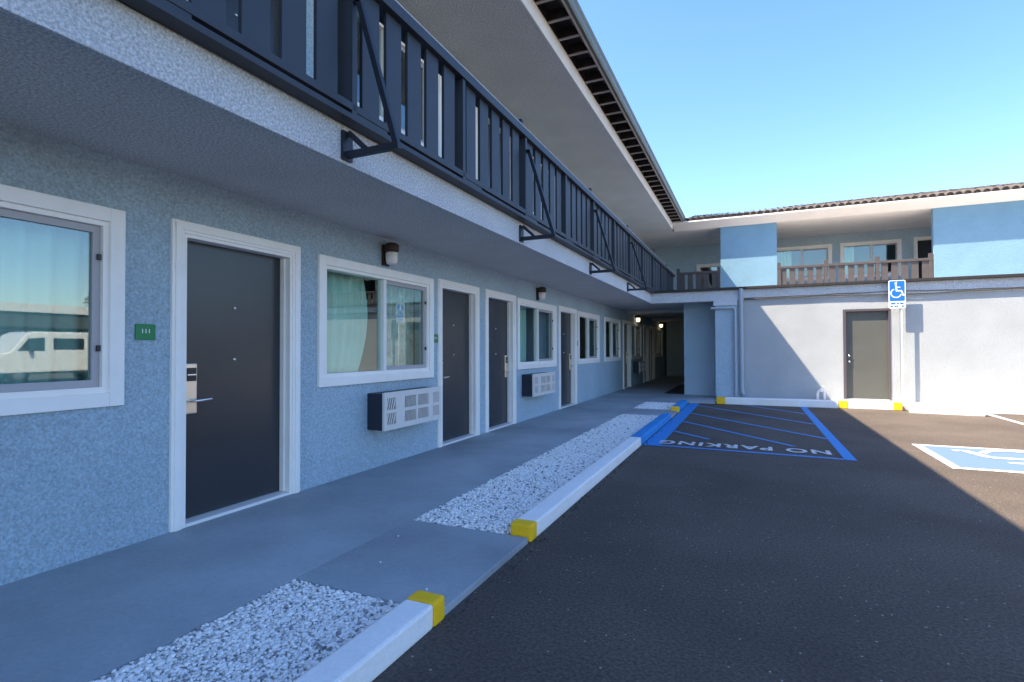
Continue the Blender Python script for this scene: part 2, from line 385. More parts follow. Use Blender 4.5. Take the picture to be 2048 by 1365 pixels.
def curtain(W, u0, u1, z0, z1, m, label, folds=7, w0=-0.255, amp=0.03, gather=0.0):
    n = folds*10; v = []; f = []; r = random.Random(int(u0*100)+folds); ph = r.random()*6
    rows = 9
    for j in range(rows):
        t = j/(rows-1); z = z0+(z1-z0)*t
        for i in range(n+1):
            s = i/n; e = u0+(u1-u0)*s*(1-gather*(math.sin(t*2.6))*0.4)
            d = amp*(0.75+0.25*t)*math.sin(ph+s*folds*2*math.pi+0.5*math.sin(s*9+ph)+0.25*math.sin(t*3))
            v.append(W.pt(e, w0+d, z))
    for j in range(rows-1):
        for i in range(n):
            k = j*(n+1)+i; f.append((k, k+1, k+n+2, k+n+1))
    mb = MB(); mb.add(v, f, True)
    o = mb.build('curtain', m, None, label, 'curtain', 'window curtains')
    sd = o.modifiers.new('cloth_thickness', 'SOLIDIFY'); sd.thickness = 0.004
    return o

# ------------------------------------------------------------------ the ground
mb = MB(); mb.quad((-160, -160, -0.04), (260, -160, -0.04), (260, 300, -0.04), (-160, 300, -0.04))
mb.build('ground', 'asphalt', kind='structure')
XE = 1.34           # walkway edge beside the gravel beds
KX0, KX1 = 2.12, 2.27
BEDS = [(-1.5, 2.16), (3.24, 10.1), (11.2, 12.6)]
walk = MB(); walk.box(-0.2, XE, -12, 27, -0.3, 0.0)
WALK = walk.build('walkway', 'walk_paint', kind='structure')
ys = [-12]+[q for bd in BEDS for q in bd]
ys = [(-12, -1.5), (2.16, 3.24), (10.1, 11.2), (12.6, 13.15)]
for a, b in ys:
    mb = MB(); mb.box(XE+0.004, 2.255, a, b, -0.3, -0.003, 0.004); mb.build('paving_slab', 'walk_paint', WALK)
mb = MB(); mb.box(XE+0.004, 2.83, 13.152, 15.2, -0.3, -0.003, 0.004); mb.build('paving_slab', 'walk_paint', WALK)
# raised pavement in front of the rear wing
mb = MB(); mb.box(2.84, 17.0, 13.32, 14.3, -0.3, 0.06); mb.build('pavement', 'pavement', kind='structure')

# ------------------------------------------------------------------ long motel wing (x = 0 facade)
Z2 = 2.72
SOF, EAVE_SOF = 2.44, 5.155
wing = thing('motel_wing', (0, 8, 0), 'long two storey grey blue stucco motel wing with dark doors, receding along the walkway', 'building')
DOORS = [(2.345, 3.475, 'near'), (5.72, 6.83, 'near'), (7.03, 8.14, 'far'), (10.34, 11.54, 'far'), (16.33, 17.46, 'far'), (19.72, 20.82, 'far'), (21.12, 22.2, 'far')]
WINS = [(0.12, 2.045), (3.69, 5.605), (8.21, 10.16), (11.65, 13.52), (14.05, 15.96), (17.57, 19.32), (22.5, 24.2)]
Y0, Y1 = -12.0, 27.0
holes = []
for zb in (0, Z2):
    for a, b, _ in DOORS: holes.append((a+CAS, b-CAS, zb, zb+2.13-CAS))
    for a, b in WINS: holes.append((a+0.085, b-0.085, zb+0.89+0.085, zb+2.105-0.085))
mb = MB(); facade(NEAR, Y0, Y1, 0.0, EAVE_SOF, holes, 0.2, mb)
mb.build('wall', 'stucco', wing)
mb = MB()
mb.box(-7.2, -7.0, Y0, Y1, 0, EAVE_SOF); mb.box(-7.0, -0.001, Y0, Y0+0.2, 0, EAVE_SOF); mb.box(-7.0, -0.001, Y1, Y1+0.2, 0, EAVE_SOF)
mb.box(-6.9, -0.205, Y0+0.3, Y1-0.1, 2.42, 2.70)
mb.build('rear_wall', 'stucco', wing)
for zb in (0, Z2):
    for i, (a, b, l) in enumerate(DOORS): door(NEAR, wing, a, b, zb, l, detail=True)
    for i, (a, b) in enumerate(WINS):
        window(NEAR, wing, a, b, zb+0.89, zb+2.105, 0.52, True, True)
# balcony slab, fascia, deck edge, walkway ceiling
FX = 1.24
mb = MB(); mb.quad((0, Y0, SOF), (FX-0.03, Y0, SOF), (FX-0.03, Y1, SOF), (0, Y1, SOF)); mb.build('walkway_ceiling', 'stucco_soffit', wing)
mb = MB(); mb.box(FX-0.03, FX, Y0, 14.17, SOF-0.02, 2.667, 0.006); mb.build('balcony_fascia', 'stucco_fascia', wing)
mb = MB(); mb.box(0.0, FX-0.032, Y0, 18.3, 2.62, Z2); mb.build('balcony_deck', 'pavement', wing)
# roof: soffit, eave board, rafters, sheathing, gutter
RX, GX, GZ = 1.29, 1.60, 5.37
roof = MB()
ridge = (-2.9, GZ+0.13+4.5*0.30)
for (xa, za, xb, zb_) in ((GX+0.02, GZ+0.09, ridge[0], ridge[1]), (ridge[0], ridge[1], -7.6, GZ+0.09)):
    roof.add([(xa, Y0, za), (xb, Y0, zb_), (xb, 25, zb_), (xa, 25, za), (xa, Y0, za+0.06), (xb, Y0, zb_+0.06), (xb, 25, zb_+0.06), (xa, 25, za+0.06)],
             [(0, 1, 2, 3), (7, 6, 5, 4), (0, 4, 5, 1), (1, 5, 6, 2), (2, 6, 7, 3), (3, 7, 4, 0)])
ROOF = roof.build('roof', 'roof_dark', wing)
mb = MB(); mb.quad((0, Y0, EAVE_SOF), (RX-0.03, Y0, EAVE_SOF), (RX-0.03, 18.4, EAVE_SOF), (0, 18.4, EAVE_SOF)); mb.build('roof_soffit', 'stucco_upper_soffit', ROOF)
mb = MB(); mb.box(RX-0.03, RX, Y0, 18.1, EAVE_SOF-0.01, 5.365, 0.004); mb.build('eave_board', 'white_soffit', ROOF)
mb = MB(); mb.box(RX, GX+0.01, Y0, 18.1, 5.50, 5.515); mb.build('eave_boarding', 'dark_wood', ROOF)
mb = MB(); mb.box(0, RX-0.035, Y0, 18.1, 5.40, 5.46); mb.build('roof_deck', 'dark_wood', ROOF)
rm = MB().box(RX, GX-0.012, -0.018, 0.018, 5.375, 5.498).mesh('rafter', 'dark_wood', (0, 0, 0))
rb = MB().box(RX+0.001, GX-0.014, -0.018, 0.018, 5.358, 5.374).mesh('rafter_lit_edge', 'rafter_lit_grey', (0, 0, 0))  # light on the rafter undersides put in as a paler strip
yy = -1.6
while yy < 18.0:
    r_ = place('rafter', rm, (0, yy, 0), ROOF); 
    e_ = bpy.data.objects.new('rafter_lit_face', rb); COL.objects.link(e_); e_.location = r_.location; e_.parent = ROOF
    yy += 0.415
mb = MB(); mb.box(GX-0.01, GX+0.008, Y0, 18.08, 5.352, 5.50); mb.build('fascia_strip', 'rafter_lit_grey', ROOF)
gp = [(GX+0.010, 5.385), (GX+0.055, 5.372), (GX+0.075, 5.40), (GX+0.078, 5.45), (GX+0.10, 5.48), (GX+0.10, 5.505), (GX+0.085, 5.505), (GX+0.085, 5.485), (GX+0.065, 5.455), (GX+0.062, 5.41), (GX+0.05, 5.388), (GX+0.022, 5.398), (GX+0.022, 5.50), (GX+0.010, 5.50)]
mb = MB(); mb.prism(gp, 'y', Y0, 18.02); mb.build('gutter', 'gutter_metal', ROOF)

# ------------------------------------------------------------------ rear wing across the end of the lot
YW = 14.2; YF = 14.17; Y2 = 18.4; YB = 21.2; XR = 17.0; XC = 1.95
REAR = Wall('y', YW); BACK = Wall('y', YB)
rear = thing('rear_wing', (9.5, 16, 0), 'pale stucco motel wing closing the far end of the lot, with tiled roof', 'building')
DF = (5.52, 6.42)
mb = MB(); facade(REAR, 2.80, XR, 0.0, SOF, [(DF[0], DF[1], 0.09, 2.12)], 0.2, mb)
mb.quad((XR, YW, 0), (XR, 25, 0), (XR, 25, SOF), (XR, YW, SOF))
mb.build('wall', 'stucco_pale', rear)
mb = MB(); mb.box(XC, 2.80, 15.0, 15.1, 0, SOF); mb.box(XC, XC+0.1, 15.1, Y1, 0, SOF); mb.build('corridor_wall', 'stucco', rear)
mb = MB(); mb.box(0.0, XC, Y1-0.1, Y1, 0, SOF); mb.build('corridor_end_wall', 'door_frame_corridor_shade', rear)  # dark colour stands in for the shade deep in the corridor
mb = MB(); mb.quad((FX-0.03, YF+0.03, SOF+0.001), (2.85, YF+0.03, SOF+0.001), (2.85, 15.0, SOF+0.001), (FX-0.03, 15.0, SOF+0.001))
mb.quad((FX-0.03, 15.0, SOF+0.001), (XC, 15.0, SOF+0.001), (XC, Y1, SOF+0.001), (FX-0.03, Y1, SOF+0.001)); mb.build('corridor_ceiling', 'stucco_soffit', rear)
for yb in (16.9, 21.4):
    mb = MB(); mb.box(0.02, XC-0.01, yb, yb+0.18, SOF-0.09, SOF-0.002, 0.004); mb.build('ceiling_beam', 'stucco_soffit', rear)
mb = MB(); mb.box(FX+0.002, XR, YF, YF+0.08, SOF-0.02, 2.68, 0.006); mb.build('fascia', 'stucco_fascia', rear)
mb = MB(); mb.box(FX+0.06, XR+0.1, YW-0.02, Y2+2.8, 2.682, 2.738); mb.build('flat_roof', 'pavement', rear)
mb = MB(); mb.box(FX+0.06, XR+0.1, YW-0.115, YW-0.021, 2.684, 2.742); mb.build('drip_edge', 'drip_edge', rear)
# corner column with cap, downpipes
mb = MB(); mb.box(2.79, 3.30, YF-0.035, YW+0.1, 0.02, SOF-0.02, 0.008); mb.build('corner_column', 'stucco', rear)
mb = MB(); mb.box(2.755, 3.30, YF-0.065, YF-0.036, 2.30, SOF-0.02, 0.006); mb.build('column_cap', 'stucco_fascia', rear)
mb = MB(); mb.tube([(2.70, YF-0.09, 2.235), (3.19, YF-0.09, 2.235), (3.235, YF-0.09, 2.22), (3.25, YF-0.09, 2.17), (3.25, YF-0.09, 0.10)], 0.032, 10); mb.build('downpipe', 'pipe_blue', rear)
mb = MB(); mb.tube([(3.385, YF-0.06, 2.70), (3.39, YF-0.06, 0.25), (3.40, YF-0.07, 0.16), (3.45, YF-0.16, 0.10)], 0.048, 12); mb.build('downpipe', 'pipe_blue', rear)
# service door: dark frame, grey leaf
mb = MB(); REAR.box(mb, DF[0], DF[1], -0.10, -0.062, 0.09, 2.12)
dleaf = mb.build('door', 'door_grey', rear, label='plain grey steel service door in dark frame')
mb = MB()
REAR.box(mb, DF[0], DF[0]+0.055, -0.061, 0.012, 0.09, 2.12); REAR.box(mb, DF[1]-0.03, DF[1], -0.061, 0.012, 0.09, 2.12); REAR.box(mb, DF[0]+0.055, DF[1]-0.03, -0.061, 0.012, 2.07, 2.12)
mb.build('door_frame', 'door_frame_corridor_shade', dleaf)
for zz in (1.06, 0.93):
    mb = MB(); mb.lathe(REAR.pt(DF[0]+0.12, -0.062, zz), [(0.028, 0), (0.028, -0.02), (0.02, -0.045), (0.002, -0.05)], 12, 'y'); mb.build('door_knob', 'steel', dleaf)
# upper floor: panels, back wall, soffit
for a, b in ((2.73, 4.36), (8.29, 10.6), (15.0, XR)):
    mb = MB(); mb.box(a, b, Y2, Y2+0.18, 2.74, EAVE_SOF-0.002, 0.006); mb.build('blue_panel', 'stucco_blue', rear)
BW = [(1.75, 3.55, 2.72+0.6, 4.42), (4.28, 6.17, 2.72+0.89, 4.83), (6.41, 8.15, 2.72+0.89, 4.83), (10.9, 12.7, 3.61, 4.83), (13.1, 14.9, 3.61, 4.83)]
BD = [(8.47, 9.57)]
mb = MB(); facade(BACK, 0.2, XR, Z2, EAVE_SOF, [(a+.085, b-.085, c+.085, d-.085) for a, b, c, d in BW]+[(BD[0][0]+CAS, BD[0][1]-CAS, Z2, Z2+2.13-CAS)], 0.2, mb)
mb.build('upper_wall', 'stucco', rear)
for a, b, c, d in BW: window(BACK, rear, a, b, c, d, 0.52, True, True, 0.1)
door(BACK, rear, *BD[0], Z2, 'near', detail=False)
mb = MB(); mb.quad((RX, Y2-0.02, EAVE_SOF), (XR, Y2-0.02, EAVE_SOF), (XR, YB, EAVE_SOF), (RX, YB, EAVE_SOF)); mb.quad((0.0, 18.4, EAVE_SOF), (RX, 18.4, EAVE_SOF), (RX, YB, EAVE_SOF), (0.0, YB, EAVE_SOF)); mb.build('upper_soffit', 'white_soffit', rear)
mb = MB(); mb.box(0.1, XR, 24.9, 25.0, 0, EAVE_SOF); mb.box(XR-0.1, XR, Y2, 24.9, 2.74, EAVE_SOF); mb.build('outer_wall', 'stucco', rear)
# tiled roof
YE, ZE = 18.02, 5.33; SL = 0.262
rf = MB(); yr, zr = 22.5, ZE+0.03+(22.5-YE)*SL
rf.add([(GX+0.1, YE+0.04, ZE), (XR+0.3, YE+0.04, ZE), (XR+0.3, yr, zr), (-1.5, yr, zr), (XR+0.3, 26, ZE+0.2), (-1.5, 26, ZE+0.2), (GX+0.1, YE+0.04, ZE+0.05), (XR+0.3, YE+0.04, ZE+0.05)],
       [(6, 7, 2, 3), (3, 2, 4, 5), (0, 1, 7, 6)])
RROOF = rf.build('roof', 'roof_clay', rear)
mb = MB(); mb.add([(RX, Y2, EAVE_SOF-0.004), (XR, Y2, EAVE_SOF-0.004), (XR, YE-0.04, ZE-0.004), (RX, YE-0.04, ZE-0.004), (RX, Y2, EAVE_SOF+0.05), (XR, Y2, EAVE_SOF+0.05), (XR, YE-0.04, ZE+0.035), (RX, YE-0.04, ZE+0.035)],
    [(0, 1, 2, 3), (7, 6, 5, 4), (3, 2, 6, 7), (0, 4, 5, 1), (0, 3, 7, 4), (1, 5, 6, 2)]); mb.build('eave_board', 'white_soffit', RROOF)
def tile_mesh(n=7, r=0.085, L=0.44, th=0.016):
    v = []; f = []
    for (t, rr) in ((0, r), (0, r-th), (1, r*0.86), (1, r*0.86-th)):
        for k in range(n+1):
            a = math.pi*k/n; v.append((math.cos(a)*rr, t*L, math.sin(a)*rr*1.05))
    m = n+1
    for k in range(n):
        f += [(k, k+1, 2*m+k+1, 2*m+k), (m+k, 3*m+k, 3*m+k+1, m+k+1), (k, m+k, m+k+1, k+1)]
    q = len(v)
    for k in range(n+1):
        a = math.pi*k/n; v.append((math.cos(a)*(r-th), 0.05, math.sin(a)*(r-th)*1.05))
    f.append(tuple(range(q, q+n+1)))
    mb = MB(); mb.add(v, f, True); return mb.mesh('roof_tile', 'roof_clay')
tm = tile_mesh(); ang = math.atan(SL); pitch_ = 0.195
ncol = int((XR+0.2-GX)/pitch_); cnt = 0
rest = MB()
for c in range(10):
    for k in range(ncol):
        x = GX+0.14+k*pitch_+rnd.uniform(-.008, .008); y = YE-0.02+c*0.38+rnd.uniform(-.012, .012); z = ZE+0.045+c*0.38*SL+rnd.uniform(0, .012)
        if c < 3:
            t = place('roof_tile', tm, (x, y, z), RROOF); t.rotation_euler = (ang+rnd.uniform(0, .03), 0, rnd.uniform(-.02, .02))
        else:
            for q in range(3):
                a0, a1 = math.pi*q/3, math.pi*(q+1)/3
                rest.quad((x+math.cos(a0)*.085, y, z+math.sin(a0)*.09), (x+math.cos(a1)*.085, y, z+math.sin(a1)*.09), (x+math.cos(a1)*.075, y+.42, z+.42*SL+math.sin(a1)*.08), (x+math.cos(a0)*.075, y+.42, z+.42*SL+math.sin(a0)*.08))
ro = rest.build('roof_tiles_upper', 'roof_clay', RROOF); ro['kind'] = 'stuff'

# ------------------------------------------------------------------ railings
ry0 = 2.66; BAY = 1.42
rail = thing('balcony_railing', (1.25, 8, 2.62), 'dark slatted balcony railing on steel outriggers along the long motel wing', 'railing', 'balcony railings')
RY0, RY1 = -2.3, 18.28
mb = MB(); mb.box(1.155, 1.33, RY0, RY1, 3.615, 3.70, 0.006); tr = mb.build('top_rail', 'railing_paint', rail)
mb = MB(); mb.box(1.145, 1.315, RY0, RY1, 3.7005, 3.725, 0.004); mb.build('rail_cap', 'stucco_fascia', rail)
mb = MB(); mb.box(1.22, 1.315, RY0, RY1, 2.745, 2.795, 0.004); mb.build('bottom_rail', 'railing_paint', rail)
mb = MB(); mb.box(FX+0.002, 1.345, RY0, 14.05, 2.668, 2.704, 0.004); mb.build('sill_plate', 'railing_paint', rail)
pk = MB().box(-0.013, 0.013, -0.088, 0.088, 2.796, 3.614, 0.003).mesh('picket', 'railing_paint')
po = MB().box(-0.075, 0.07, -0.024, 0.024, 2.705, 3.612, 0.003).mesh('post', 'railing_paint')
pt = MB().box(-0.04, 0.03, -0.024, 0.024, 3.7255, 3.83, 0.004).mesh('post_top', 'railing_paint')
bl = MB().box(-0.045, 0.042, -0.16, 0.16, 2.705, 2.744).mesh('rail_block', 'railing_paint')
k = -3
while ry0+k*BAY < RY1:
    y = ry0+k*BAY
    if y > RY0:
        p = place('post', po, (1.245, y, 0), rail)
        if k % 2 == 0: place('post_top', pt, (1.24, y, 0), rail)
    if RY0 < y < 13.5 and RY0 < y: place('rail_block', bl, (1.268, y+0.18, 0), rail)
    for i in range(5):
        yp = y+0.024+0.083+0.088+i*(0.176+0.079)
        if RY0+0.1 < yp < RY1-0.09: place('picket', pk, (1.268+rnd.uniform(-.003, .003), yp+rnd.uniform(-.006, .006), 0), rail)
    if k % 2 == 0 and RY0 < y < 13:
        mb = MB(); mb.box(FX+0.001, 1.66, y-0.02, y+0.02, 2.455, 2.495, 0.003); arm = mb.build('outrigger_arm', 'steel_black', rail)
        mb = MB(); mb.box(FX+0.001, FX+0.02, y-0.045, y+0.045, 2.44, 2.624); mb.build('wall_plate', 'steel_black', arm)
        mb = MB(); mb.bar((FX+0.03, y, 2.615), (1.40, y, 2.497), 0.03, 0.03); mb.build('strut', 'steel_black', arm)
        mb = MB(); mb.bar((1.64, y, 2.48), (1.345, y, 3.46), 0.036, 0.036, (0, 1, 0)); mb.bar((1.30, y, 3.46), (1.36, y, 3.45), 0.036, 0.036); mb.build('brace', 'steel_black', arm)
    k += 1
def far_rail(a, b, label, npost):
    t = thing('balcony_railing', ((a+b)/2, Y2+0.05, Z2), label, 'railing', 'balcony railings')
    mb = MB(); mb.box(a, b, Y2+0.0, Y2+0.12, 3.70, 3.77, 0.005); mb.build('top_rail', 'railing_brown', t)
    mb = MB(); mb.box(a, b, Y2+0.02, Y2+0.10, 2.84, 2.90, 0.005); mb.build('bottom_rail', 'railing_brown', t)
    pm = MB().box(-0.08, 0.08, -0.012, 0.012, 2.901, 3.699, 0.003).mesh('picket', 'railing_brown')
    qm = MB().box(-0.045, 0.045, -0.055, 0.055, 2.74, 3.90, 0.004).mesh('post', 'railing_brown')
    L = (b-a)/npost
    for j in range(npost+1):
        xx = min(max(a+j*L, a+0.05), b-0.05); place('post', qm, (xx, Y2+0.06, 0), t)
        if j == npost: break
        n = max(2, round((L-0.1)/0.262)); st = (L-0.1)/n
        for i in range(n): place('picket', pm, (a+j*L+0.05+st*(i+0.5), Y2+0.045, 0), t)
far_rail(1.36, 2.72, 'short brown slatted railing in the dark corner left of the narrow blue panel', 1)
far_rail(4.37, 8.28, 'brown slatted railing in front of the rear wing windows between two blue panels', 3)
far_rail(10.61, 14.99, 'brown slatted railing of the rear wing seen only mirrored in the room window', 3)

# ------------------------------------------------------------------ gravel beds
def gravel(y0, y1, label, dens, size, X0=XE, X1=None, m='gravel', name='gravel_bed', soil=True, zc=-0.014, zr=0.013):
    X1 = KX0 if X1 is None else X1
    rng = np.random.default_rng(int(y0*10)+50)
    t = (1+5**0.5)/2
    iv = np.array([(-1,t,0),(1,t,0),(-1,-t,0),(1,-t,0),(0,-1,t),(0,1,t),(0,-1,-t),(0,1,-t),(t,0,-1),(t,0,1),(-t,0,-1),(-t,0,1)], float); iv /= np.linalg.norm(iv[0])
    fc = np.array([(0,11,5),(0,5,1),(0,1,7),(0,7,10),(0,10,11),(1,5,9),(5,11,4),(11,10,2),(10,7,6),(7,1,8),(3,9,4),(3,4,2),(3,2,6),(3,6,8),(3,8,9),(4,9,5),(2,4,11),(6,2,10),(8,6,7),(9,8,1)])
    N = int((y1-y0)*(X1-X0)*dens)
    V = []; Fs = []
    px = rng.uniform(X0+0.012, X1-0.010, N); py = rng.uniform(y0+0.014, y1-0.012, N)
    s = size*rng.lognormal(0, 0.28, N); s = np.clip(s, size*0.5, size*1.7)
    pz = zc+rng.uniform(0, 1, N)**1.5*zr
    P = iv[None]*(1+rng.uniform(-0.28, 0.28, (N, 12, 1)))
    sc = np.stack([rng.uniform(0.8, 1.35, N), rng.uniform(0.7, 1.1, N), rng.uniform(0.45, 0.8, N)], 1)*s[:, None]
    P = P*sc[:, None, :]
    th = rng.uniform(0, 6.28, N); c_, s_ = np.cos(th)[:, None], np.sin(th)[:, None]
    tl = rng.uniform(-.6, .6, N); ct, st = np.cos(tl)[:, None], np.sin(tl)[:, None]
    y_ = P[:, :, 1]*ct-P[:, :, 2]*st; z_ = P[:, :, 1]*st+P[:, :, 2]*ct
    X = P[:, :, 0]*c_-y_*s_+px[:, None]; Y = P[:, :, 0]*s_+y_*c_+py[:, None]; Z = z_+pz[:, None]
    og = np.array([(X0+X1)/2, (y0+y1)/2, -0.04])
    vv = np.stack([X, Y, Z], 2).reshape(-1, 3)-og
    ff = (fc[None]+np.arange(N)[:, None, None]*12).reshape(-1, 3)
    me = bpy.data.meshes.new(name); me.vertices.add(len(vv)); me.vertices.foreach_set('co', vv.ravel())
    me.loops.add(len(ff)*3); me.loops.foreach_set('vertex_index', ff.ravel().astype(np.int32))
    me.polygons.add(len(ff)); me.polygons.foreach_set('loop_start', np.arange(0, len(ff)*3, 3, dtype=np.int32)); me.polygons.foreach_set('loop_total', np.full(len(ff), 3, dtype=np.int32))
    me.update(); me.validate(); me.materials.append(MATS[m])
    o = bpy.data.objects.new(name, me); COL.objects.link(o); o.location = og
    setp(o, label, 'gravel' if soil else 'grit', 'gravel beds beside the walkway' if soil else 'loose grit', 'stuff')
    if not soil: return
    mb = MB(); mb.quad((XE, y0, -0.017), (KX0, y0, -0.017), (KX0, y1, -0.017), (XE, y1, -0.017)); b_ = mb.build('bed_soil', 'gravel_soil', o)
mat('gravel_soil', (0.66, 0.65, 0.62), 0.9, mottle=0.3, mscale=40)
gravel(BEDS[0][0]+1.2, BEDS[0][1], 'white gravel bed nearest the camera, beside the first white kerb', 11500, 0.0084)
gravel(BEDS[1][0], BEDS[1][1], 'long white gravel bed between the walkway and the white and blue kerb', 7600, 0.0097)
gravel(BEDS[2][0], BEDS[2][1], 'small far gravel bed beside the yellow ended blue kerb', 3200, 0.016)

mat('asphalt_crumb', (0.075, 0.062, 0.052), 0.9, mottle=0.3, mscale=60)
gravel(0.8, 9.9, 'dark loose asphalt crumbs along the foot of the kerb', 520, 0.0075, 2.262, 2.345, 'asphalt_crumb', 'asphalt_grit', False, -0.042, 0.010)
gravel(2.2, 3.2, 'a few stray white stones on the slab between the gravel beds', 5, 0.0055, 1.45, 2.2, 'gravel', 'stray_stones', False, 0.0, 0.002)

# ------------------------------------------------------------------ kerbs
KG = 'painted concrete kerbs'
def kerb_y(y0, y1, segs, label, h=0.07):
    """kerb along y; segs: list of (y from, y to, paint)"""
    t = thing('parking_kerb', ((KX0+KX1)/2, (y0+y1)/2, -0.04), label, 'kerb', KG)
    for i, (a, b, m) in enumerate(segs):
        mb = MB(); e = 0.002 if m == 'yellow_paint' else 0.0
        mb.box(KX0-e, KX1+e, a, b, -0.04, h+e, 0.014 if m != 'yellow_paint' else 0.014)
        mb.build({'yellow_paint': 'end_cap', 'white_paint': 'kerb_stone', 'blue_paint': 'blue_section'}[m], m, t)
kerb_y(-2.5, 2.18, [(-2.5, 2.08, 'white_paint'), (2.08, 2.18, 'yellow_paint')], 'white kerb with yellow end nearest the camera, beside the front gravel bed')
kerb_y(3.255, 9.95, [(3.255, 3.365, 'yellow_paint'), (3.365, 7.1, 'white_paint'), (7.1, 9.95, 'blue_paint')], 'long kerb, yellow near end, white middle and bright blue far half')
kerb_y(11.02, 12.7, [(11.02, 11.2, 'yellow_paint'), (11.2, 12.7, 'blue_paint')], 'short blue kerb with yellow near end by the small gravel bed')
def kerb_x(x0, x1, y, segs, label, rz=0.0, d=0.16, h=0.115):
    t = thing('parking_kerb', ((x0+x1)/2, y, -0.04), label, 'kerb', KG); t.rotation_euler = (0, 0, rz)
    for a, b, m in segs:
        mb = MB(); e = 0.002 if m == 'yellow_paint' else 0.0
        mb.box(a, b, y-d/2-e, y+d/2+e, -0.04, h+e, 0.014)
        mb.build({'yellow_paint': 'end_cap', 'white_paint': 'kerb_stone'}[m], m, t)
kerb_x(2.86, 5.28, 13.22, [(2.86, 3.04, 'yellow_paint'), (3.04, 5.28, 'white_paint')], 'white kerb in shade under the rear wing, yellow end beside the corner column')
kerb_x(5.29, 6.40, 13.22, [(5.29, 5.45, 'yellow_paint'), (5.45, 6.25, 'white_paint'), (6.25, 6.40, 'yellow_paint')], 'sunlit white kerb with two yellow ends before the grey service door')
kerb_x(6.43, 7.55, 12.72, [(6.43, 7.55, 'white_paint')], 'plain white sunlit wheel stop below the blue parking sign', -0.10, 0.22, 0.10)
kerb_x(7.6, 12.0, 13.22, [(7.6, 12.0, 'white_paint')], 'white sunlit kerb cut by the right edge of the picture')

# ------------------------------------------------------------------ painted markings
def strokes(mb, pts, wd, z, cx=0, cy=0, s=1.0, rot=0.0):
    """flat polyline band"""
    P = [Vector((p[0], p[1])) for p in pts]; L = []; Rg = []
    for i, p in enumerate(P):
        d = (P[min(i+1, len(P)-1)]-P[max(i-1, 0)]).normalized(); n = Vector((-d.y, d.x)); L.append(p+n*wd/2); Rg.append(p-n*wd/2)
    c, sn = math.cos(rot), math.sin(rot)
    T = lambda q: (cx+s*(q.x*c-q.y*sn), cy+s*(q.x*sn+q.y*c), z)
    v = [T(q) for q in L]+[T(q) for q in Rg]; n = len(P)
    mb.add(v, [(i, n+i, n+i+1, i+1) for i in range(n-1)])
def isa(z, cx, cy, s, rot):
    """wheelchair symbol in a unit square centred on 0"""
    mb = MB()
    def T(x, y):
        c, sn = math.cos(rot), math.sin(rot); return (cx+s*(x*c-y*sn), cy+s*(x*sn+y*c), z)
    n = 20; mb.add([T(-0.06+0.065*math.cos(2*math.pi*i/n), 0.40+0.065*math.sin(2*math.pi*i/n)) for i in range(n)], [tuple(range(n))])
    strokes(mb, [(-0.05, 0.31), (-0.035, 0.10), (-0.02, -0.07)], 0.085, z, cx, cy, s, rot)
    strokes(mb, [(-0.04, 0.16), (0.17, 0.16)], 0.06, z+0.0008, cx, cy, s, rot)
    strokes(mb, [(-0.06, -0.05), (0.20, -0.05), (0.23, -0.07), (0.31, -0.34), (0.40, -0.31)], 0.075, z+0.0016, cx, cy, s, rot)
    arc = [(-0.05+0.26*math.cos(a), -0.19+0.26*math.sin(a)) for a in np.linspace(math.radians(112), math.radians(345), 22)]
    strokes(mb, arc, 0.06, z+0.0024, cx, cy, s, rot)
    return mb
def text_mesh(body, size, rotz=0.0):
    cu = bpy.data.curves.new('lettering', 'FONT'); cu.body = body; cu.size = size; cu.align_x = 'CENTER'; cu.align_y = 'CENTER'
    cu.space_character = 1.18; cu.offset = 0.011*size/0.35
    o = bpy.data.objects.new('tmp', cu); COL.objects.link(o)
    dg = bpy.context.evaluated_depsgraph_get(); me = bpy.data.meshes.new_from_object(o.evaluated_get(dg))
    bpy.data.objects.remove(o); return me
GZ0 = -0.04
def worn(name, col, wear):
    m = bpy.data.materials.new(name); m.use_nodes = True; n = m.node_tree; b = n.nodes['Principled BSDF']; b.inputs['Roughness'].default_value = 0.7
    tc = n.nodes.new('ShaderNodeTexCoord'); t = n.nodes.new('ShaderNodeTexNoise'); t.inputs['Scale'].default_value = 30; t.inputs['Detail'].default_value = 6; t.inputs['Roughness'].default_value = 0.75
    n.links.new(tc.outputs['Object'], t.inputs['Vector']); cr = n.nodes.new('ShaderNodeValToRGB'); e = cr.color_ramp.elements
    e[0].position = wear; e[0].color = (0.085, 0.07, 0.058, 1); e[1].position = wear+0.12; e[1].color = (*col, 1)
    n.links.new(t.outputs[0], cr.inputs[0]); n.links.new(cr.outputs[0], b.inputs['Base Color']); MATS[name] = m
worn('marking_blue', (0.015, 0.23, 0.58), 0.30); worn('marking_thin', (0.05, 0.24, 0.55), 0.36); worn('marking_white', (0.66, 0.66, 0.66), 0.36); worn('marking_pale', (0.10, 0.17, 0.33), 0.28); worn('marking_grey', (0.42, 0.44, 0.46), 0.36)
npz = thing('no_parking_marking', (3.5, 10, GZ0+0.004), 'blue hatched box with NO PARKING lettering painted on the shaded asphalt', 'road marking')
def sheet(name, pts, m, parent, z=GZ0+0.004, wd=0.1, **kw):
    mb = MB(); strokes(mb, pts, wd, z); return mb.build(name, m, parent, **kw)
sheet('front_line', [(2.50, 7.20), (4.57, 7.12)], 'marking_thin', npz, wd=0.09)
sheet('side_line', [(4.62, 7.08), (4.62, 13.12)], 'marking_blue', npz, wd=0.12)
sheet('kerb_band', [(2.39, 7.15), (2.39, 13.1)], 'marking_blue', npz, wd=0.215)
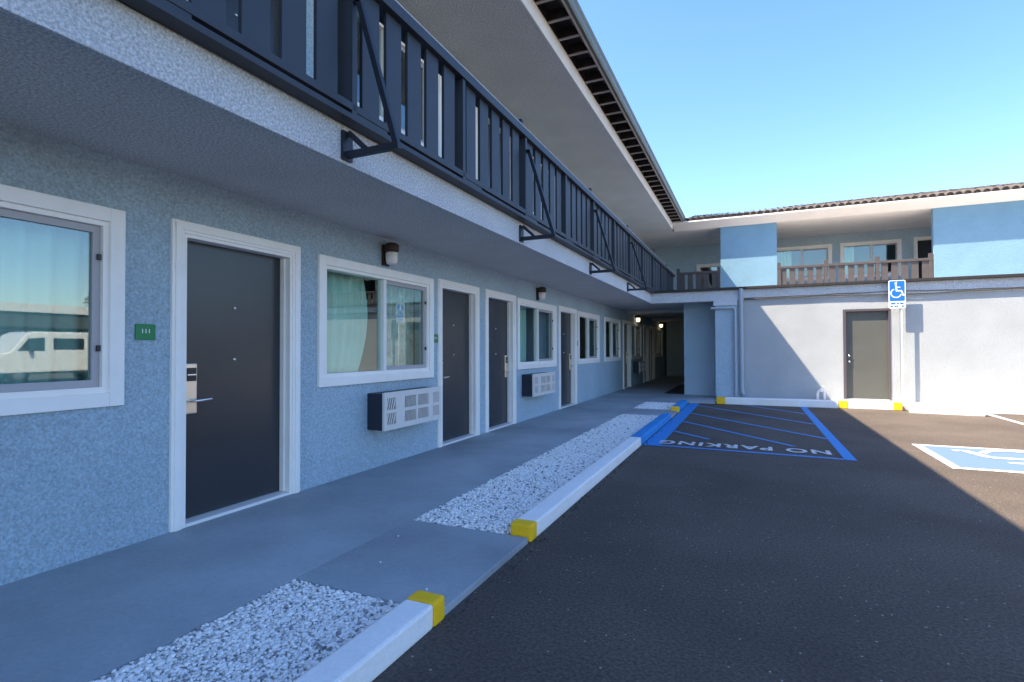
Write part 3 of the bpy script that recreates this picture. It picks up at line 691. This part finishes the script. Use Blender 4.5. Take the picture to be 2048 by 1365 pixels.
HL = [((2.50, 8.55), (3.05, 7.95)), ((2.50, 9.75), (4.10, 7.80)), ((2.50, 11.05), (4.56, 8.62)), ((2.50, 12.6), (4.56, 10.2)), ((3.4, 13.1), (4.56, 11.75))]
for a, b in HL: sheet('hatch_line', [a, b], 'marking_thin', npz, wd=0.075)
me = text_mesh('NO PARKING', 0.37); me.materials.clear(); me.materials.append(MATS['marking_white'])
to = place('lettering', me, (3.46, 7.50, GZ0+0.006), npz); to.rotation_euler = (0, 0, math.pi)
tb = max(v.co.x for v in me.vertices)-min(v.co.x for v in me.vertices); to.scale = (2.02/tb, 1.0, 1.0)
acc = thing('accessible_marking', (6.3, 7.8, GZ0+0.004), 'sunlit pale blue wheelchair symbol square with white border on tan asphalt', 'road marking')
AX0, AX1, AY0, AY1 = 5.52, 7.25, 7.02, 8.60
mb = MB(); mb.quad((AX0+.0915, AY0+.0915, GZ0+.004), (AX1-.0915, AY0+.0915, GZ0+.004), (AX1-.0915, AY1-.0915, GZ0+.004), (AX0+.0915, AY1-.0915, GZ0+.004)); mb.build('blue_field', 'marking_pale', acc)
mb = MB()
for q in ((AX0, AX1, AY0, AY0+.09), (AX0, AX1, AY1-.09, AY1), (AX0, AX0+.09, AY0+.095, AY1-.095), (AX1-.09, AX1, AY0+.095, AY1-.095)):
    mb.quad((q[0], q[2], GZ0+.005), (q[1], q[2], GZ0+.005), (q[1], q[3], GZ0+.005), (q[0], q[3], GZ0+.005))
mb.build('white_border', 'marking_white', acc)
isa(GZ0+0.007, 6.40, 7.80, 1.36, math.pi).build('wheelchair_symbol', 'marking_white', acc)
mb = MB(); strokes(mb, [(7.72, 6.5), (7.72, 13.1)], 0.11, GZ0+0.004); mb.build('stall_line', 'marking_grey', None, 'straight pale blue stall line beside the white wheel stop at right', 'road marking')

# ------------------------------------------------------------------ parking sign
PX, PY = 6.575, 14.02
sg = thing('parking_sign', (PX, PY, 0.06), 'blue and white wheelchair parking sign on thin post before the sunlit wall', 'sign')
mb = MB(); mb.prism([(PX-0.028, PY), (PX-0.028, PY+0.006), (PX-0.016, PY+0.022), (PX+0.016, PY+0.022), (PX+0.028, PY+0.006), (PX+0.028, PY), (PX+0.012, PY+0.016), (PX-0.012, PY+0.016)], 'z', 0.06, 2.16)
mb.build('post', 'galvanised', sg)
SX, SZ0, SZ1, SW = 6.515, 2.10, 2.715, 0.155
def rrect(x, hw, z0, z1, r, n=5):
    p = []
    for cx, cz, a0 in ((x+hw-r, z0+r, -90), (x+hw-r, z1-r, 0), (x-hw+r, z1-r, 90), (x-hw+r, z0+r, 180)):
        for i in range(n+1):
            a = math.radians(a0+90*i/n); p.append((cx+r*math.cos(a), cz+r*math.sin(a)))
    return p
mb = MB(); mb.prism(rrect(SX, SW, SZ0, SZ1, 0.03), 'y', PY-0.004, PY-0.0005); pn = mb.build('sign_panel', 'sign_white', sg)
mb = MB(); mb.prism(rrect(SX, SW-0.018, SZ0+0.16, SZ1-0.018, 0.02), 'y', PY-0.006, PY-0.0045); mb.build('blue_field', 'sign_blue', pn)
mb = isa(0, 0, 0, 0.36, 0); m2 = MB(); m2.add([(SX+v[0], PY-0.0075-v[2]*0.3, 2.50+v[1]) for v in mb.v], mb.f); m2.build('wheelchair_symbol', 'sign_white', pn)
mb = MB()
for (a, b, z) in ((-.115, -.03, 2.205), (-.01, .03, 2.205), (.05, .115, 2.205), (-.12, -.075, 2.145), (-.05, .02, 2.145), (.075, .12, 2.145)):
    mb.box(SX+a, SX+b, PY-0.0058, PY-0.0045, z-0.017, z+0.017)
mb.build('small_print', 'sign_blue', pn)
for zz in (2.13, 2.68):
    mb = MB(); mb.lathe((SX, PY-0.0046, zz), [(0.009, 0), (0.009, -0.006), (0.001, -0.008)], 8, 'y'); mb.build('bolt', 'steel', pn)

# ------------------------------------------------------------------ air conditioners, lamps, plaques
def ac(y0, y1, z0, label, dx=0.22):
    t = thing('air_conditioner', (dx/2, (y0+y1)/2, z0), label, 'air conditioner', 'wall air conditioners')
    h = 0.385
    mb = MB(); mb.box(0.001, dx-0.02, y0+0.012, y1-0.012, z0, z0+h-0.01, 0.006); mb.build('casing', 'ac_case', t)
    mb = MB(); F0, F1 = dx-0.019, dx+0.006
    L = y1-y0; P = [(0.045, 0.185), (0.325, 0.525), (0.56, 0.755), (0.84, 0.965)]
    zs = [(0.055, 0.17), (0.205, 0.325)]
    cuts = sorted([q for p in P for q in p]); 
    # front grille frame: bars around the eight vents
    edges = [0]+cuts+[1.0]
    for i in range(0, len(edges)-1, 2): mb.box(F0, F1, y0+edges[i]*L, y0+edges[i+1]*L, z0, z0+h)
    for (a, b) in P:
        for (c, d) in ((0, zs[0][0]), (zs[0][1], zs[1][0]), (zs[1][1], h)): mb.box(F0, F1-0.001, y0+a*L, y0+b*L, z0+c, z0+d)
    fr = mb.build('front_grille', 'ac_front', t)
    mb = MB(); mb.box(F0-0.004, F0+0.004, y0+0.02, y1-0.02, z0+0.03, z0+h-0.03); mb.build('coil', 'ac_dark', t)
    for pi, (a, b) in enumerate(P):
        n = 4 if pi == 0 else 9
        for (c, d) in zs:
            for i in range(n):
                yy = y0+(a+(b-a)*(i+0.5)/n)*L
                mb = MB(); wv = 0.016 if pi == 0 else 0.007
                mb.bar((F0+0.012, yy-(0.02 if pi == 0 else 0.006), z0+c+0.001), (F0+0.012, yy+(0.02 if pi == 0 else 0.006), z0+d-0.001), wv, 0.008, (1, 0, 0))
                mb.build('louvre', 'ac_front', fr)
ac(4.37, 5.44, 0.41, 'navy cased air conditioner with white grille under the second window, nearest')
ac(8.40, 9.50, 0.425, 'air conditioner with white grille under the third window, beyond the paired doors')
ac(17.85, 18.95, 0.43, 'air conditioner deep in the dark corridor under a window')
def wall_lamp(y, z, label, lit=False):
    t = thing('wall_lamp', (0.06, y, z), label, 'lamp', 'jar shaped wall lamps')
    mb = MB(); mb.box(0.001, 0.022, y-0.055, y+0.055, z-0.01, z+0.215, 0.006); mb.build('back_plate', 'lamp_brown', t)
    mb = MB(); mb.lathe((0.095, y, z+0.13), [(0.0, 0.10), (0.05, 0.098), (0.078, 0.08), (0.08, 0.02), (0.062, 0.0), (0.0, 0.0)], 18); mb.build('cap', 'lamp_brown', t)
    mb = MB(); mb.bar((0.02, y, z+0.185), (0.09, y, z+0.19), 0.03, 0.025); mb.build('arm', 'lamp_brown', t)
    mb = MB(); mb.lathe((0.095, y, z), [(0.0, 0.0), (0.05, 0.003), (0.06, 0.02), (0.066, 0.07), (0.066, 0.115), (0.058, 0.129), (0.0, 0.129)], 18); mb.build('glass_jar', 'lamp_lit' if lit else 'lamp_glass', t)
    if lit:
        pl = bpy.data.lights.new('lamp_light', 'POINT'); pl.energy = 0.05; pl.color = (1, 0.78, 0.45); pl.shadow_soft_size = 0.06
        lo = bpy.data.objects.new('lamp_light', pl); COL.objects.link(lo); lo.parent = t; lo.location = (0.14, 0, 0.0)
wall_lamp(4.665, 2.145, 'brown capped glass jar lamp above the second window, nearest the camera')
wall_lamp(9.16, 2.15, 'brown capped wall lamp above the third window')
wall_lamp(18.3, 2.16, 'lit wall lamp glowing at the mouth of the dark corridor', True)
wall_lamp(23.4, 2.16, 'lit wall lamp farther down inside the dark corridor', True)
def plaque(y, z, body, label):
    t = thing('number_plaque', (0.004, y, z), label, 'plaque', 'green room number plaques')
    mb = MB(); mb.box(0.001, 0.012, y-0.062, y+0.062, z, z+0.102, 0.002); mb.build('plate', 'green_plastic', t)
    me = text_mesh(body, 0.036); me.materials.clear(); me.materials.append(MATS['sign_white'])
    o = place('lettering', me, (0.0135, y, z+0.055), t); o.rotation_euler = (math.pi/2, 0, math.pi/2)
plaque(2.18, 1.30, '111', 'green number plaque on the wall left of the nearest door')
plaque(5.66, 1.32, '112', 'green number plaque squeezed between the second window and second door')
plaque(11.60, 1.32, '114', 'tiny green number plaque beyond the fourth door')

# ------------------------------------------------------------------ curtains
curtain(NEAR, 1.06, 2.20, 0.93, 2.06, 'curtain_teal', 'teal lit curtain drawn across the pane of the nearest window', 8)
curtain(NEAR, 0.18, 1.03, 0.93, 2.06, 'curtain_teal', 'teal curtain in the out of frame half of the nearest window', 7)
curtain(NEAR, 4.00, 4.50, 0.93, 2.06, 'curtain_green', 'pale green curtain gathered at the left of the second window', 5, gather=-0.9)
curtain(NEAR, 5.02, 5.55, 0.93, 2.06, 'curtain_print', 'mottled print curtain behind the right pane of the second window', 6)
curtain(NEAR, 5.56, 5.66, 0.93, 2.06, 'curtain_cream', 'narrow cream curtain edge in the right pane of the second window', 2, w0=-0.22)
curtain(NEAR, 8.86, 9.2, 0.93, 2.06, 'curtain_green', 'pale green curtain strip at the left of the third window', 4)
curtain(NEAR, 9.75, 10.3, 0.93, 2.06, 'curtain_grey', 'dark grey curtain behind the right pane of the third window', 8)
curtain(NEAR, 13.2, 13.68, 0.93, 2.06, 'curtain_grey', 'dark grey curtain behind the right pane of the fourth window', 7)
for i, (a, b) in enumerate(WINS[:5]):
    curtain(NEAR, a+0.07, a+0.55, Z2+0.93, Z2+2.06, 'curtain_green', ['pale curtain in the upper window glimpsed at top left through the railing', 'pale curtain in the upper window above the second window', 'pale curtain in the upper window above the third window', 'pale curtain in the upper window above the fourth window', 'pale curtain in the upper window above the fifth window'][i], 5)
curtain(BACK, 4.36, 4.95, 3.65, 4.79, 'curtain_green', 'pale curtain in the rear wing window next to the narrow blue panel', 5)
curtain(BACK, 6.48, 6.85, 3.65, 4.79, 'curtain_green', 'pale curtain at the left of the wide rear wing window', 4)
# lit room lamp seen through the fourth window
t = thing('room_lamp', (-0.9, 12.35, 1.55), 'small glowing yellow lamp seen inside the fourth window', 'lamp')
mb = MB(); mb.lathe((-0.9, 12.35, 1.62), [(0.0, -0.05), (0.05, -0.03), (0.07, 0.02), (0.05, 0.08), (0.0, 0.10)], 14); mb.build('shade', 'lamp_lit', t)
mb = MB(); mb.tube([(-0.9, 12.35, 1.57), (-0.9, 12.35, 0.06)], 0.012); mb.lathe((-0.9, 12.35, 0.05), [(0.0, 0.03), (0.12, 0.02), (0.13, 0.0)], 14); mb.build('stand', 'lamp_brown', t)

# ------------------------------------------------------------------ standpipe, cables
t = thing('standpipe', (5.02, 14.0, 0.06), 'small pale water tap standpipe at the foot of the rear wall in the sun', 'standpipe')
mb = MB(); mb.tube([(4.98, 14.02, 0.06), (4.98, 14.02, 0.20), (5.0, 14.02, 0.25), (5.06, 14.02, 0.27), (5.11, 14.02, 0.25), (5.12, 14.02, 0.06)], 0.026, 10); mb.build('pipe', 'white_trim', t)
mb = MB(); mb.lathe((5.05, 14.02, 0.27), [(0.045, -0.03), (0.05, 0.0), (0.035, 0.04), (0.015, 0.05), (0.015, 0.08), (0.0, 0.08)], 12); mb.build('valve_body', 'white_trim', t)
mb = MB(); mb.bar((5.05, 13.95, 0.36), (5.05, 14.09, 0.36), 0.02); mb.bar((4.98, 14.02, 0.365), (5.12, 14.02, 0.365), 0.02); mb.build('valve_handle', 'galvanised', t)
for i, (z, lab) in enumerate(((2.475, 'upper thin dark cable strung along the rear wing fascia'), (2.435, 'lower thin dark cable strung along the rear wing fascia'))):
    pts = []; x = 3.45
    r = random.Random(i+3)
    while x < 16.8:
        pts.append((x, YF-0.018, z+0.012*math.sin(x*1.3+i*1.7)+r.uniform(-.008, .008))); x += 0.28
    mb = MB(); mb.tube(pts, 0.011, 6); mb.build('cable', 'cable', None, lab, 'cable', 'cables on the rear wing fascia')

# ------------------------------------------------------------------ what the windows mirror: parked van, carport, trees
VX, VY = 22.5, 12.7
van = thing('parked_van', (VX, VY, GZ0), 'white passenger van mirrored in the nearest room window', 'van')
prof = [(-2.45, 0.35), (-2.5, 0.8), (-2.45, 1.08), (-1.85, 1.2), (-1.35, 1.9), (-1.1, 2.02), (2.36, 2.02), (2.5, 1.8), (2.5, 0.4)]
mb = MB(); mb.prism([(VY+a, b) for a, b in prof], 'x', VX, VX+1.9); body = mb.build('body', 'van_white', van)
bv = body.modifiers.new('soft_edges', 'BEVEL'); bv.width = 0.06; bv.segments = 3
for nm, q in (('window', [(-1.62, 1.25), (-1.28, 1.74), (-0.75, 1.78), (-0.75, 1.25)]), ('window', [(-0.45, 1.3), (-0.45, 1.76), (0.65, 1.76), (0.65, 1.3)]), ('window', [(0.95, 1.3), (0.95, 1.76), (2.15, 1.76), (2.25, 1.3)])):
    mb = MB(); mb.prism([(VY+a, b) for a, b in q], 'x', VX-0.012, VX+0.01); mb.build(nm, 'dark_glass', van)
for yy in (-1.55, 1.5):
    for xx in (VX+0.02, VX+1.66):
        mb = MB(); mb.lathe((xx, VY+yy, 0.32), [(0.22, 0.0), (0.34, 0.02), (0.36, 0.06), (0.36, 0.18), (0.34, 0.22), (0.0, 0.22)], 20, 'x'); wh = mb.build('wheel', 'rubber', van)
        mb = MB(); mb.lathe((xx, VY+yy, 0.32), [(0.0, 0.012), (0.05, 0.0), (0.21, 0.015), (0.22, 0.03)], 16, 'x'); mb.build('rim', 'steel', wh)
mb = MB(); mb.box(VX-0.16, VX-0.005, VY-1.28, VY-1.16, 1.18, 1.38, 0.02); mb.build('mirror', 'black_plastic', van)
for xx in (VX+0.25, VX+1.45):
    mb = MB(); mb.box(xx, xx+0.2, VY-2.53, VY-2.44, 0.82, 0.98, 0.02); mb.build('headlight', 'sign_white', van)
cp = thing('carport', (34, 16, GZ0), 'long flat roofed carport across the lot, mirrored in the nearest room window', 'carport')
mb = MB(); mb.box(31, 37, -6, 38, 3.3, 3.75); mb.build('roof', 'carport_white', cp)
mb = MB(); mb.box(31.1, 36.9, -5.9, 37.9, 2.5, 3.298); mb.build('beam', 'carport_dark', cp)
pm_ = MB().box(-0.08, 0.08, -0.08, 0.08, GZ0, 2.5).mesh('post', 'carport_dark')
for yy in range(-5, 38, 4): place('post', pm_, (31.3, yy, 0), cp)
mb = MB(); mb.box(36.7, 36.9, -6, 38, GZ0, 2.49); mb.build('back_wall', 'stucco_pale', cp)
def tree(x, y, h, label, m='foliage', seed=1, r=2.2):
    R_ = random.Random(seed); t = thing('tree', (x, y, GZ0), label, 'tree', 'trees beyond the carport')
    mb = MB(); mb.tube([(x, y, GZ0), (x+.1, y, h*.3), (x-.05, y+.1, h*.55)], [0.22, 0.17, 0.1], 8)
    for i in range(7):
        a = R_.random()*6.28; mb.tube([(x, y, h*(.35+.05*i)), (x+math.cos(a)*r*.45, y+math.sin(a)*r*.45, h*(.55+.05*i)), (x+math.cos(a)*r*.75, y+math.sin(a)*r*.75, h*(.62+.05*i))], [0.09, 0.05, 0.02], 6)
    mb.build('trunk', 'bark', t)
    mb = MB()
    cl = [(Vector((R_.gauss(0, .45)*r, R_.gauss(0, .45)*r, h*.68+R_.gauss(0, .13)*h)), R_.uniform(.35, .7)) for _ in range(26)]
    for c, cr_ in cl:
        for _ in range(80):
            d = Vector((R_.gauss(0, 1), R_.gauss(0, 1), R_.gauss(0, 1))).normalized()*cr_*R_.uniform(.5, 1); p = Vector((x, y, 0))+c+d
            u = Vector((R_.gauss(0, 1), R_.gauss(0, 1), R_.gauss(0, 1))).normalized(); v = u.orthogonal().normalized(); s = R_.uniform(.07, .13)
            mb.add([p-u*s, p+v*s*.6, p+u*s, p-v*s*.6], [(0, 1, 2, 3)])
    mb.build('crown', m, t)
tree(42, 25, 7.2, 'brown leaved tree whose top is mirrored in the nearest window', 'foliage_brown', 3)
tree(44, 15, 6.0, 'green tree behind the middle of the carport', 'foliage', 5)
tree(43, 4, 6.4, 'green tree behind the near end of the carport', 'foliage', 8)
